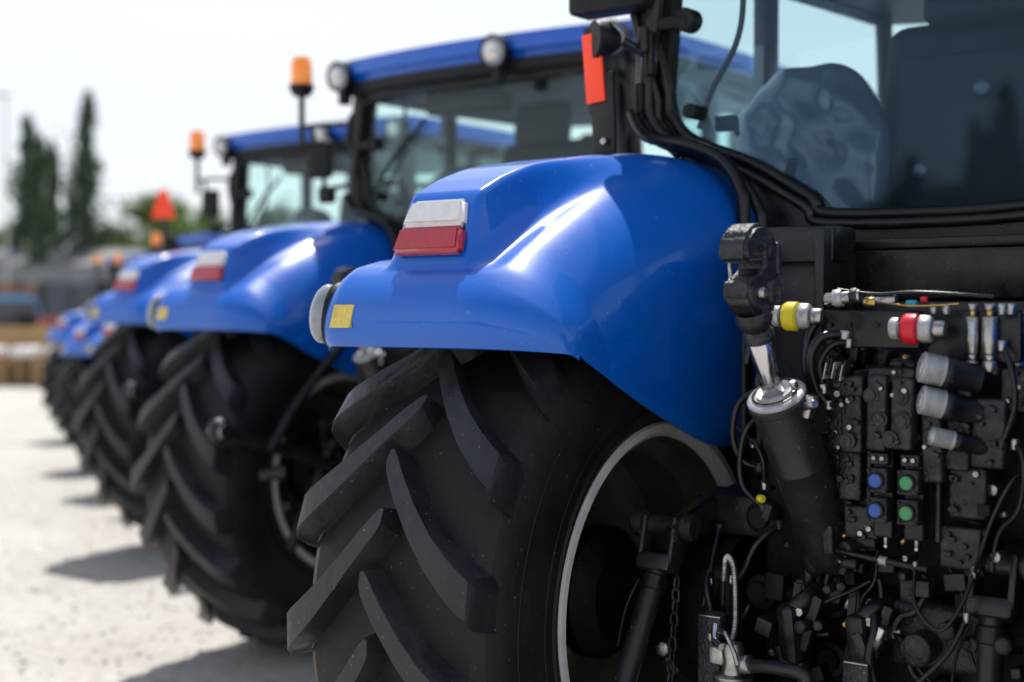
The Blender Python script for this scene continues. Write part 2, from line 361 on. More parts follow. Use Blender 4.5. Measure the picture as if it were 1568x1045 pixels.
    s.box((-.02,1.24,1.75),(.3,.35,.28),BLKM,bev=.03)
    cushion((.36,1.25,2.15),(.10,.45,.10),BLKM,b=.04); cushion((.45,1.3,1.95),(.18,.6,.35),GREYI,b=.05)
    for x,z in ((-.20,2.25),(.0,2.5),(.21,2.52)): s.cyl((x,.94,z),(x,.895,z),.025,PLAS)
    s.cyl((.20,.90,2.50),(.20,.885,2.50),.016,ALU)
    b=bmesh.new(); bmesh.ops.create_cube(b,size=1); bmesh.ops.subdivide_edges(b,edges=b.edges[:],cuts=18,use_grid_fill=True)
    rp=random.Random(4); ph=[rp.uniform(0,6) for _ in range(8)]
    for v in b.verts:
        k=1-.22*sstep(.05,.5,v.co.z); x,y,z=v.co
        r=(abs(2*x)**4+abs(2*y)**4+abs(2*z)**4)**.25; q=v.co/(r if r>0 else 1)
        q=Vector((q.x*k,q.y,q.z)); w=.018*math.sin(q.x*19+q.z*7+ph[0])+.020*math.sin(q.z*15-q.x*11+ph[1])+.012*math.sin(q.z*31+q.x*17+ph[2])
        v.co=Vector((q.x*(1+w*.4),q.y*(1+w*5),q.z*(1+w*.3)))
    s.bm(b,PLAS,Matrix.Translation((-.56,.86,2.32))@Euler((R(-8),0,R(5))).to_matrix().to_4x4()@Matrix.Diagonal((.52,.2,.60,1)))
    s.box((-.56,1.0,2.05),(.42,.42,.16),PLAS,bev=.06,seg=4); s.box((-.56,.98,1.82),(.36,.36,.35),GREYI,bev=.04)
    s.tube([(-.05,1.72,1.7),(-.05,1.64,2.1),(-.05,1.58,2.25)],.045,BLKM)
    ring=[(-.05+.2*math.cos(k*math.pi/8),1.56+.2*math.sin(k*math.pi/8)*.75,2.27+.2*math.sin(k*math.pi/8)*.55) for k in range(16)]
    s.tube(ring,.015,BLKM,closed=True,sub=2); s.box((-.05,1.58,2.26),(.36,.04,.03),BLKM)
    s.box((-.05,1.85,2.05),(.55,.2,.2),GREYI,bev=.05); s.box((.62,1.5,2.45),(.2,.04,.16),BLKM,bev=.015,rot=(0,0,-25))
    s.tube([(.62,1.55,2.0),(.62,1.5,2.3),(.62,1.5,2.45)],.012,BLKM)
    s.box((-.28,.62,2.93),(.5,.18,.12),BLKM,bev=.03); s.box((-.3,1.9,2.86),(.26,.03,.07),BLKM,bev=.02)
    s.tube([(-.74,.43,2.38),(-.70,.44,2.50),(-.62,.45,2.64),(-.60,.46,2.78),(-.62,.47,2.99)],.010,SEAL)
    s.tube([(-.52,.62,2.22),(-.42,.6,2.17),(-.36,.6,2.1),(-.36,.6,2.03)],.012,SEAL); s.tube([(-.52,.62,2.22),(-.5,.6,2.28)],.02,SEAL)
    s.tube([(-.72,.5,2.42),(-.66,.5,2.40),(-.64,.5,2.36)],.01,SEAL); s.box((-.68,.5,2.40),(.08,.03,.05),BLKM,bev=.01)
    s.obj('cab_interior',parent,sharp=60)
    wp=MB(); wp.box((-.5,.372,2.72),(.34,.014,.022),BLKM,rot=(0,-40,0),bev=.003); wp.tube([(-.76,.375,2.45),(-.62,.372,2.62),(-.48,.37,2.75)],.011,BLKM); wp.obj('rear_wiper',parent)

# ------------------------------------------------------------------ rear linkage + hydraulics
def rear_end(parent):
    c=MB()
    c.box((.06,.55,.98),(.66,1.1,.78),DEEP,bev=.05); c.box((.10,.12,1.30),(.62,.5,.95),DEEP,bev=.03)
    c.lathe((-.3,0,.95),(-1,0,0),[(0,.24),(.15,.22),(.25,.15),(.45,.14),(.5,.2),(.55,.2),(.55,0)],DEEP,32)
    c.lathe((.4,0,.95),(1,0,0),[(0,.24),(.15,.22),(.25,.15),(.5,.14),(.62,.2),(.65,.2),(.65,0)],DEEP,32)
    c.box((-.21,.12,1.80),(.25,.12,.46),BLK,bev=.012); c.box((-.21,.06,1.98),(.27,.1,.10),BLK,bev=.012); c.box((-.10,.05,1.80),(.03,.16,.44),BLK,bev=.005)
    c.box((.06,-.16,.62),(.5,.16,.35),BLK,bev=.03)
    c.box((.06,1.9,.95),(.5,2.2,.45),BLK,bev=.04)
    for x,z in ((-.2,1.05),(-.2,1.25),(.0,1.05),(.35,1.15),(.0,.9),(.3,.85)): c.lathe((x,-.13,z),(0,-1,0),[(0,.05),(.03,.045),(.035,.03),(.05,.028),(.05,0)],DEEP,20)
    c.obj('transaxle_housing',parent)
    t=MB()
    hook=[(-.540,1.79),(-.524,1.85),(-.518,1.91),(-.526,1.955),(-.550,1.988),(-.592,2.003),(-.638,1.996),(-.672,1.970),(-.684,1.932),(-.674,1.908),(-.646,1.908),(-.632,1.932),(-.612,1.942),(-.594,1.930),(-.590,1.905),(-.604,1.886),(-.630,1.880),(-.652,1.872),(-.664,1.85),(-.658,1.822),(-.634,1.802),(-.602,1.782)]
    t.prism(hook,'x',-.038,.038,IRON,bev=.010,seg=3)
    t.box((.0,-.553,1.845),(.10,.05,.06),IRON,rot=(12,0,0),bev=.012)
    t.cyl((-.046,-.565,1.935),(.046,-.565,1.935),.016,IRON); t.hexn((-.050,-.61,1.84),(.050,-.61,1.84),.014,ZINC)
    t.tube([(-.044,-.56,1.97),(-.052,-.59,1.93),(-.047,-.60,1.88),(-.044,-.58,1.85)],.006,ZINC,seg=8)
    t.box((.03,-.53,1.92),(.03,.02,.08),IRON,rot=(5,0,0))
    t.lathe((0,-.583,1.80),(0,.12,-.22),[(0,.038),(.02,.045),(.035,.04),(.05,.030),(.06,.037),(.078,.037),(.082,.026)],IRON,28)
    t.cyl((0,-.56,1.745),(.004,-.47,1.585),.0275,CHR,seg=28)
    t0=Vector((.005,-.476,1.602)); d=Vector((.035,.26,-.435)).normalized()
    t.lathe(t0,d,[(0,.02),(-.008,.034),(-.008,.045),(-.002,.046),(0,.06),(.002,.069),(.006,.0725),(.012,.072),(.014,.069)],ALU,40)
    t.lathe(t0,d,[(-.004,.052),(-.006,.055),(-.004,.058)],DEEP,40)
    t.lathe(t0,d,[(.014,.070),(.018,.0745),(.03,.0745),(.034,.070),(.20,.069),(.203,.0705),(.207,.0705),(.21,.069),(.47,.0665),(.50,.060),(.52,.042),(.52,0)],CYLB,48)
    t.hexn(t0+Vector((.05,0,.012)),t0+Vector((.05,-.01,.03)),.008,ZINC); t.box(t0+Vector((.080,.02,-.03)),(.022,.03,.055),ZINC,bev=.003,rot=(0,15,0)); t.cyl(t0+Vector((.078,0,-.03)),t0+Vector((.113,-.02,-.02)),.01,ZINC)
    t.box((.03,-.19,1.09),(.075,.08,.10),BLK,bev=.02,rot=(-25,0,0)); t.cyl((-.08,-.19,1.06),(.14,-.19,1.06),.022,ZINC)
    for sx in (-1,1):
        t.prism([(-.27,1.02),(-.25,1.11),(-.2,1.13),(-.14,1.08),(-.1,.8),(-.22,.8)],'x',.03+sx*.075-.014,.03+sx*.075+.014,BLK,bev=.006)
        t.hexn((.03+sx*.10,-.19,1.06),(.03+sx*.118,-.19,1.06),.026,ZINC)
    for x in (-.045,.14):
        t.tube([(x,-.30,.98),(x+.01,-.31,1.04),(x+.045,-.29,1.08),(x+.06,-.2,1.10)],.023,BLK,seg=12); t.box((x+.01,-.31,.99),(.055,.05,.15),BLK,bev=.015,rot=(8,0,-10))
        t.box((x+.06,-.30,1.02),(.03,.03,.15),BLK,bev=.01,rot=(0,18,0)); t.hexn((x+.04,-.31,1.05),(x+.04,-.33,1.05),.012,ZINC)
    t.obj('top_link',parent,sharp=45)
    a=MB()
    for sx,cx,yy in ((-1,-.45,-.24),(1,.47,-.27)):
        z=1.2
        a.prism([(.1,1.30),(-.1,1.285),(yy-.02,1.245),(yy-.045,1.21),(yy-.03,1.175),(-.05,1.19),(.1,1.17)],'x',cx-.025 -sx*.05,cx+.025-sx*.05,BLK,bev=.01)
        a.box((cx-sx*.15,-.02,1.235),(.3,.14,.12),BLK,bev=.03); a.cyl((cx-.3*sx,-.0,1.24),(cx-.02*sx,-.0,1.24),.06,BLK)
        a.lathe((cx-.09,yy,1.215),(1,0,0),[(0,0),(0,.028),(.005,.034),(.025,.034),(.03,.026),(.15,.026),(.155,.036),(.18,.036),(.185,.03),(.185,0)],CYLB,28)
        a.cyl((cx-.10,yy,1.215),(cx-.088,yy,1.215),.018,ZINC)
        for dx in (-.047,.047): a.box((cx+dx,yy-.012,1.175),(.018,.07,.13),CYLB,bev=.008,rot=(-14,0,0))
        a.box((cx,yy-.03,1.115),(.11,.075,.05),CYLB,bev=.014,rot=(-20,0,0))
        e=(cx-.01,yy-.30,.62) if sx<0 else (cx-.0,yy-.10,.6)
        a.cyl((cx,yy-.035,1.10),e,.030,CYLB,seg=24); a.lathe((cx,yy-.035,1.10),Vector(e)-Vector((cx,yy-.035,1.10)),[(.02,.03),(.025,.036),(.06,.036),(.065,.03)],BLK)
        a.tube([(cx-.05,yy-.05,1.07),(cx-.065,yy-.09,1.0),(cx-.06,yy-.14,.9)],.004,HOSE)
    a.obj('lift_arms',parent)
    ch=MB()
    for k in range(14):
        z=1.065-k*.032; p=(-.40,-.26-.004*k,z); ring=[]
        for q in range(10):
            an=2*math.pi*q/10; u=.011*math.cos(an); w=.021*math.sin(an)
            ring.append((p[0]+(u if k%2 else 0),p[1]+(0 if k%2 else u),p[2]+w))
        ch.tube(ring,.0045,IRON,seg=6,closed=True,sub=1)
    ch.obj('check_chain',parent,sharp=80)
    h=MB()
    for x,y,zt in ((-.235,-.34,1.015),(.165,-.34,.955)):
        h.box((x,y,zt-.2),(.068,.068,.4),IRON,bev=.005); h.box((x,y,zt),(.062,.062,.006),ZINC,bev=.002)
        h.hexn((x+.01,y-.03,zt-.05),(x+.01,y-.045,zt-.05),.012,ZINC)
    pts=[(-.232,-.30,1.10),(-.222,-.31,1.15),(-.20,-.33,1.165),(-.178,-.345,1.14),(-.168,-.355,1.07),(-.166,-.36,1.0),(-.176,-.365,.95)]
    h.tube([(-.245,-.28,1.0),(-.24,-.29,1.06),(-.232,-.30,1.11)],.007,BLK,seg=8)
    h.tube(pts,lambda t:.0085+.0009*math.sin(t*420),ZINC,seg=10,sub=60)
    h.lathe((-.15,-.40,.80),(0,0,1),[(0,.05),(.03,.05),(.035,.042),(.06,.04),(.07,.05),(.085,.052),(.09,.03),(.12,.025),(.15,.03),(.165,.024),(.17,0)],ZINC,32)
    h.tube([(-.13,-.40,.905),(-.06,-.42,.925),(.05,-.44,.93),(.075,-.44,.91),(.08,-.44,.84),(.08,-.44,.7)],.017,CYLB,seg=14)
    h.cyl((-.12,-.41,.915),(-.09,-.415,.925),.024,ZINC); h.box((-.19,-.40,.93),(.045,.04,.05),ZINC,bev=.008)
    h.tube([(-.21,-.38,1.0),(-.2,-.4,.965),(-.17,-.42,.955)],.011,CHR); h.tube([(-.19,-.4,.99),(-.16,-.42,.99),(-.13,-.43,.95),(-.12,-.43,.92)],.006,ZINC)
    h.sph((.0,-.24,1.17),(.036,.036,.045),BLKM); h.cyl((0-.02,-.24,1.1),(-.02,-.24,1.16),.015,BLK)
    h.cyl((-.56,.0,.92),(-.56,.0,1.0),.04,CHR); h.cyl((-.52,-.05,.84),(-.50,-.12,.80),.03,ZINC); h.cyl((-.45,-.1,.9),(-.42,-.17,.88),.022,ZINC)
    h.hexn((-.50,-.15,.86),(-.49,-.19,.86),.022,ZINC); h.cyl((-.60,-.02,1.02),(-.60,-.02,.86),.018,ZINC)
    h.box((-.52,.02,1.02),(.12,.1,.14),IRON,bev=.02); h.tube([(-.56,-.05,1.1),(-.50,-.12,1.04),(-.49,-.14,.94),(-.53,-.1,.86)],.009,HOSE); h.tube([(-.35,-.1,1.15),(-.33,-.22,1.08),(-.30,-.24,.98),(-.3,-.2,.85)],.010,HOSE)
    h.box((-.32,-.16,1.0),(.10,.08,.22),DEEP,bev=.02); h.hexn((-.33,-.2,1.07),(-.33,-.215,1.07),.015,ZINC); h.hexn((-.30,-.2,.97),(-.30,-.215,.97),.015,IRON)
    h.obj('hitch_fittings',parent,sharp=50)
    v=MB(); Y=-.34
    v.box((.26,-.12,1.42),(.62,.10,.66),DEEP,bev=.02)
    v.box((.18,Y+.02,1.755),(.25,.035,.09),BLK,bev=.008); v.box((.42,Y+.05,1.74),(.22,.03,.12),BLK,bev=.008)
    for x in (.08,.13,.2,.27): v.cyl((x,Y-.002,1.765),(x,Y-.004,1.765),.007,SEAL,seg=12)
    def coupler(p,d,mat,rc=.036,ru=.026):
        v.lathe(p,d,[(-.055,0),(-.055,ru-.004),(-.05,ru),(-.035,ru),(-.033,ru*.7),(-.03,ru*.7),(-.028,ru+.003)],ALU,26)
        v.lathe(p,d,[(-.028,0),(-.028,rc-.012),(-.024,rc-.004),(-.016,rc),(.008,rc),(.013,rc-.006),(.013,0)],mat,30)
        p2=Vector(p)+Vector(d).normalized()*.013; p3=p2+Vector(d).normalized()*.03; v.hexn(p2,p3,rc-.002,ALU)
        v.cyl(p3,p3+Vector(d).normalized()*.03,rc*.6,ZINC)
    coupler((-.005,Y-.02,1.785),(1,.12,-.02),YEL); coupler((.305,Y-.03,1.757),(1,.12,-.02),RED)
    for z,rr,xx in ((1.672,.036,.345),(1.597,.034,.345),(1.515,.022,.37)):
        d=Vector((.80,.55,-.22)).normalized(); p=Vector((xx-.015,Y-.06,z))
        v.lathe(p,d,[(0,0),(0,rr*.55),(.003,rr*.6),(.003,rr*.85),(.007,rr)]+[q for k in range(7) for q in ((.009+k*.006,rr),(.011+k*.006,rr*.92),(.013+k*.006,rr*.92),(.014+k*.006,rr))]+[(.056,rr)],ALU,36)
        v.lathe(p,d,[(.056,rr*1.02),(.06,rr*1.06),(.075,rr*1.06),(.08,rr*.95),(.14,rr*.95)],BLK,32)
    for x,r in ((.425,.016),(.465,.019)):
        v.cyl((x,Y+.02,1.70),(x,Y+.02,1.785),r,ZINC,seg=24); v.cyl((x,Y+.02,1.785),(x,Y+.02,1.80),r*.5,BRASS); v.cyl((x,Y+.02,1.80),(x,Y+.02,1.815),r*.7,ZINC); v.cyl((x,Y+.02,1.70),(x,Y+.02,1.685),r*.7,ZINC)
        v.hexn((x,Y+.02,1.66),(x,Y+.02,1.685),r,ZINC)
    v.cyl((.07,Y,1.825),(.16,Y,1.835),.016,ZINC); v.hexn((.09,Y,1.828),(.115,Y,1.831),.022,ALU); v.hexn((.135,Y,1.833),(.155,Y,1.835),.021,IRON)
    v.cyl((.17,Y,1.82),(.20,Y,1.82),.012,BRASS); v.cyl((.2,Y,1.825),(.25,Y,1.825),.013,ZINC); v.cyl((.275,Y,1.815),(.30,Y,1.815),.009,TEAL); v.cyl((.31,Y,1.825),(.325,Y,1.825),.007,RED)
    v.tube([(.1,Y,1.85),(.2,Y-.01,1.838),(.3,Y-.01,1.842),(.42,Y,1.835),(.48,Y,1.83)],.0045,HOSE); v.tube([(.2,Y,1.82),(.3,Y-.02,1.81),(.4,Y,1.815)],.0025,BRASS)
    for x in (.34,.37,.5,.52): v.hexn((x,Y,1.79),(x,Y,1.815),.011,ZINC)
    rng=random.Random(3)
    for (x,z,sx,sz,y) in ((.155,1.54,.055,.16,Y),(.225,1.56,.05,.18,Y-.015),(.285,1.56,.055,.17,Y-.01),(.345,1.50,.05,.2,Y+.02),(.155,1.62,.07,.05,Y-.01),(.25,1.645,.12,.04,Y+.01),(.40,1.55,.06,.24,Y+.04),(.47,1.52,.08,.16,Y+.04),(.10,1.52,.05,.12,Y+.04),(.13,1.40,.06,.12,Y+.05),(.42,1.38,.09,.12,Y+.05),(.08,1.66,.05,.06,Y+.03),(.52,1.62,.06,.1,Y+.06),(.07,1.45,.06,.1,Y+.08),(.16,1.29,.09,.08,Y+.05),(.40,1.25,.10,.10,Y+.06)):
        v.box((x,y,z),(sx,.09,sz),IRON,bev=.009,seg=3,rot=(0,rng.uniform(-2,2),0))
        for k in range(6): 
            px=x+(rng.random()-.5)*sx*.75; pz=z+(rng.random()-.5)*sz*.85; q=rng.random()
            if q<.7: v.hexn((px,y-.045,pz),(px,y-.056,pz),.005+.004*rng.random(),ZINC if rng.random()<.3 else BLK)
            else: v.box((px,y-.047,pz),(.02,.02,.012),IRON,bev=.003,rot=(0,rng.uniform(-30,30),0))
    for x,zz in ((.155,1.49),(.215,1.60),(.235,1.545),(.285,1.60),(.29,1.545),(.26,1.50)):
        v.lathe((x,Y-.05,zz),(0,-1,0),[(0,.02),(.012,.02),(.014,.013),(.02,.013),(.021,0)],IRON,20)
    for k in range(8): v.box((.10+k*.007,Y-.05,1.655+.012*math.sin(k)),(.003,.04,.04),IRON if k%3 else ALU,bev=.001,rot=(0,12,0))
    for x,cm in ((.222,SBLU),(.298,SGRN)):
        v.box((x,Y+.01,1.365),(.05,.04,.21),BLK,bev=.006)
        for z in (1.40,1.33):
            v.box((x,Y-.02,z),(.052,.05,.060),IRON,bev=.005)
            v.lathe((x,Y-.045,z),(0,-1,0),[(0,.021),(.01,.021),(.012,.0165)],BLKM,26); v.lathe((x,Y-.045,z),(0,-1,0),[(.010,.0165),(.0115,.014),(.012,0)],cm,26)
            for dx in (-.020,.020):
                for dz in (-.023,.023): v.hexn((x+dx,Y-.045,z+dz),(x+dx,Y-.05,z+dz),.004,IRON)
        v.box((x,Y-.01,1.45),(.045,.05,.03),IRON,bev=.004); v.hexn((x-.008,Y-.035,1.452),(x-.008,Y-.045,1.452),.006,ZINC); v.hexn((x+.012,Y-.035,1.452),(x+.012,Y-.045,1.452),.006,ZINC)
        v.cyl((x+.005,Y,1.27),(x+.005,Y,1.245),.006,ZINC); v.sph((x+.005,Y,1.24),.007,CHR,seg=10)
    v.box((.18,Y+.02,1.40),(.010,.03,.16),IRON,bev=.003); v.box((.35,Y+.02,1.36),(.012,.03,.2),BLK,bev=.003)
    v.cyl((.10,Y,1.215),(.33,Y,1.195),.008,BLK); v.hexn((.21,Y,1.205),(.23,Y,1.203),.012,ALU); v.cyl((.12,Y-.01,1.19),(.16,Y-.01,1.19),.013,BLK)
    v.obj('hydraulic_valve_bank',parent,sharp=45)
    o=MB()
    for pts,r in (([(.05,Y,1.775),(.035,Y-.02,1.74),(.03,Y-.02,1.66),(.045,Y,1.58)],.0125),
        ([(.12,Y,1.74),(.08,Y-.04,1.735),(.055,Y-.05,1.69),(.055,Y-.03,1.62),(.08,Y,1.57)],.0125),
        ([(.13,Y,1.72),(.10,Y-.03,1.715),(.075,Y-.04,1.67),(.08,Y-.03,1.61)],.008),
        ([(-.13,-.30,1.60),(-.17,-.34,1.56),(-.185,-.34,1.48),(-.165,-.33,1.42),(-.13,-.3,1.40)],.009),
        ([(-.10,-.30,1.55),(-.145,-.34,1.50),(-.165,-.34,1.42),(-.16,-.33,1.35),(-.12,-.3,1.30)],.008),
        ([(-.15,-.3,1.46),(-.12,-.35,1.47),(-.09,-.36,1.43),(-.10,-.33,1.36)],.006),
        ([(.50,Y,1.72),(.53,Y-.02,1.66),(.535,Y-.02,1.58),(.5,Y,1.5)],.007),([(.53,Y,1.50),(.56,Y-.03,1.46),(.55,Y-.03,1.36),(.5,Y-.01,1.3),(.48,Y,1.22)],.006),
        ([(.56,Y,1.44),(.54,Y-.05,1.42),(.50,Y-.05,1.34),(.47,Y-.04,1.26),(.44,Y,1.2)],.005),
        ([(.30,Y,1.2),(.32,Y-.05,1.12),(.38,Y-.06,1.07),(.42,Y-.04,1.12),(.44,Y,1.2)],.005),
        ([(.43,Y-.02,1.10),(.40,Y-.05,1.02),(.33,Y-.07,.94),(.28,Y-.05,.90)],.006),
        ([(-.1,-.25,1.25),(-.14,-.3,1.2),(-.18,-.3,1.12),(-.22,-.28,1.1)],.008),([(-.36,-.1,1.2),(-.33,-.2,1.1),(-.34,-.22,.95),(-.3,-.2,.8)],.009)):
        o.tube(pts,r,HOSE,seg=10)
        for e in (0,-1): o.hexn(Vector(pts[e])-Vector((0,0,.012)),Vector(pts[e])+Vector((0,0,.012)),r*1.6,ZINC if rng.random()<.5 else IRON)
    for i in range(9):
        x0=rng.uniform(.1,.5); z0=rng.uniform(1.0,1.3); p=Vector((x0,rng.uniform(-.28,-.22),z0)); pts=[p.copy()]
        dx=rng.uniform(-.05,.05)
        for k in range(4):
            p=p+Vector((dx+rng.uniform(-.03,.03),rng.uniform(-.02,.015),-rng.uniform(.02,.08))); pts.append(p.copy())
        o.tube(pts,rng.choice((.005,.007,.009)),HOSE,seg=8)
    for i in range(170):
        x=rng.uniform(-.16,.58); z=rng.uniform(.88,1.72)
        if x<.1 and z>1.12 and x>-.09: x=rng.uniform(.07,.14)
        y=-.22-rng.random()*.10
        k=rng.random()
        if k<.42: o.box((x,y,z),(.015+.04*rng.random(),.05,.015+.06*rng.random()),rng.choice((IRON,BLK,DEEP)),bev=.004,rot=(0,rng.uniform(-25,25),0))
        elif k<.72: o.cyl((x,y,z),(x+rng.uniform(-.02,.02),y-.03-.03*rng.random(),z),.006+.014*rng.random(),rng.choice((BLK,IRON,IRON,ZINC)),seg=16)
        elif k<.9: o.hexn((x,y,z),(x+.015,y-.02,z+rng.uniform(-.01,.01)),.005+.007*rng.random(),rng.choice((ZINC,IRON,BRASS)))
        else: o.cyl((x,y,z),(x+rng.uniform(-.06,.06),y,z+rng.uniform(-.1,.1)),.005,rng.choice((ZINC,IRON)),seg=10)
    o.cyl((-.115,-.33,1.325),(-.10,-.34,1.325),.010,YEL)
    o.box((.33,-.22,1.02),(.26,.10,.16),IRON,bev=.02); o.cyl((.3,-.27,1.0),(.3,-.34,1.0),.04,IRON); o.cyl((.38,-.27,1.06),(.38,-.36,1.06),.022,IRON)
    o.tube([(.18,-.3,1.08),(.20,-.34,1.03),(.19,-.35,.97),(.2,-.33,.9)],.012,BLK); o.cyl((.2,-.34,.99),(.23,-.36,1.05),.012,CHR)
    o.obj('hydraulic_hoses',parent,sharp=60)

def warning_panel(parent):
    w=MB()
    w.box((-.945,.19,2.40),(.085,.02,.30),BLK,bev=.006,rot=(0,-2,0)); w.box((-.975,.175,2.565),(.068,.012,.22),ORG,bev=.003,rot=(0,-5,0)); w.box((-.972,.19,2.56),(.076,.014,.28),BLK,bev=.004,rot=(0,-5,0))
    w.box((-.94,.18,2.275),(.11,.07,.03),BLK,bev=.008); w.hexn((-.93,.17,2.33),(-.93,.16,2.33),.012,ZINC)
    w.lathe((-.95,.20,2.655),(-.5,-.8,0),[(-.05,0),(-.045,.03),(-.01,.055),(.03,.062),(.04,.058),(.042,0)],BLKM,28)
    w.tube([(-.93,.27,2.66),(-.88,.33,2.62),(-.87,.36,2.60)],.016,BLK); w.box((-1.0,.33,2.85),(.30,.12,.17),BLKM,bev=.02)
    w.box((-.86,.33,2.62),(.03,.04,.14),BLK,bev=.008); w.cyl((-.87,.30,2.70),(-.87,.30,2.62),.018,BLK); w.box((-.90,.33,2.48),(.03,.04,.10),BLK,bev=.008)
    return w.obj('warning_panel',parent)

def front_end(parent):
    h=MB()
    h.prism([(1.95,1.35),(1.95,2.12),(2.6,2.10),(3.6,1.98),(4.1,1.85),(4.3,1.6),(4.32,1.2),(4.2,1.05),(3.5,1.1)],'x',-.43,.43,BLUE,bev=.07)
    h.box((0,2.9,1.15),(.74,1.8,.5),BLKM,bev=.03); h.prism([(4.05,1.15),(4.1,1.8),(4.33,1.6),(4.35,1.2)],'x',-.3,.3,BLKM,bev=.02)
    h.cyl((.62,2.0,1.4),(.62,2.0,2.9),.06,BLK); h.tube([(.62,2.0,2.88),(.62,2.0,3.0),(.62,1.95,3.08)],.045,CHR)
    h.box((0,4.4,.85),(.6,.5,.35),BLK,bev=.04); h.cyl((-.8,3.1,.7),(.8,3.1,.7),.09,BLK)
    for sx in (-1,1):
        h.box((sx*.72,1.6,.75),(.3,.5,.45),BLK,bev=.03)
        vs=[];n=14
        for k in range(n+1):
            an=R(10+150*k/n)
            for x in (.66,.70,1.1,1.14): vs.append((sx*x,3.1-math.cos(an)*.76,.68+math.sin(an)*.76-(.03 if x in(.66,1.14) else 0)))
        h.add(vs,[[k*4+j,k*4+j+1,(k+1)*4+j+1,(k+1)*4+j] for k in range(n) for j in range(3)],BLUE)
    h.obj('engine_hood',parent)

T=empty('tractor')
wheel('rear_wheel_left',T,-.91,0,.95,.68,.50,18,1)
wheel('rear_wheel_right',T,1.14,0,.95,.68,.50,18,-1)
wheel('front_wheel_left',T,-.9,3.1,.68,.5,.36,17,1)
wheel('front_wheel_right',T,.9,3.1,.68,.5,.36,17,-1)
fender('fender_left',T,1,0); fender('fender_right',T,-1,.20)
cab(T); rear_end(T); front_end(T)
kids=[o for o in bpy.data.objects if o.parent==T]
wpo=warning_panel(T)

lk=MB()
for sx in (-1,1):
    lk.tube([(sx*.3,.1,.85),(sx*.40,-.4,1.05),(sx*.50,-.92,1.22)],.033,BLK,seg=12); lk.sph((sx*.50,-.95,1.23),(.045,.065,.065),IRON); lk.cyl((sx*.46,-.95,1.23),(sx*.55,-.95,1.23),.038,CHR)
    lk.tube([(sx*.45,-.2,1.62),(sx*.44,-.5,1.35),(sx*.43,-.70,1.12)],.026,BLK)
    lk.cyl((sx*.40,-.62,1.02),(sx*.5,-.70,1.0),.035,IRON)
lkme=lk.obj('lower_links').data; bpy.data.objects.remove(bpy.data.objects['lower_links'])
clear=None
def copy_tractor(loc,s=1,rz=0,warn=False):
    global clear
    e=empty('tractor',loc); e.scale=(s,s,s); e.rotation_euler=(0,0,R(rz))
    for k in kids+([wpo] if warn else []):
        c=k.copy(); c.parent=e; sc.collection.objects.link(c)
        if k.name.startswith('rear_window_glass'):
            if clear is None: clear=k.data.copy(); clear.materials[0]=GLASS2
            c.data=clear
    c=bpy.data.objects.new('lower_links',lkme); c.parent=e; sc.collection.objects.link(c)
    return e
T2=copy_tractor((-3.10,1.83,0)); T3=copy_tractor((-6.2,3.66,0),1,1); T4=copy_tractor((-9.3,5.49,0),.80,-1,True); T5=copy_tractor((-11.35,6.55,0),.76,1); T6=copy_tractor((-14.6,8.6,0),.8)
for o in list(T.children):
    if o.name.startswith('beacon_and_mirror') or o.name.startswith('rear_wiper'): bpy.data.objects.remove(o)

# ------------------------------------------------------------------ yard setting; the yard's grid is turned 38 degrees to the tractors
ORX,ORY=1.6,-3.54
cA,sA=math.cos(R(38)),math.sin(R(38))
def yard(e,n,z=0): return Vector((ORX+e*cA-n*sA, ORY+e*sA+n*cA, z))
YR=38
sg=empty('warning_triangle_sign',yard(-3.33,13.6)); sg.rotation_euler=(0,0,R(YR))
m=MB(); m.tube([(0,.03,0),(.02,.03,1.3),(0,.03,2.9)],.022,BLK); m.box((.06,.03,2.40),(.14,.08,.22),BLKM,bev=.02)
m.prism([(-.115,2.68),(.115,2.68),(.035,2.95),(-.035,2.95)],'y',0,.015,ORG,bev=.004); m.obj('triangle',sg)

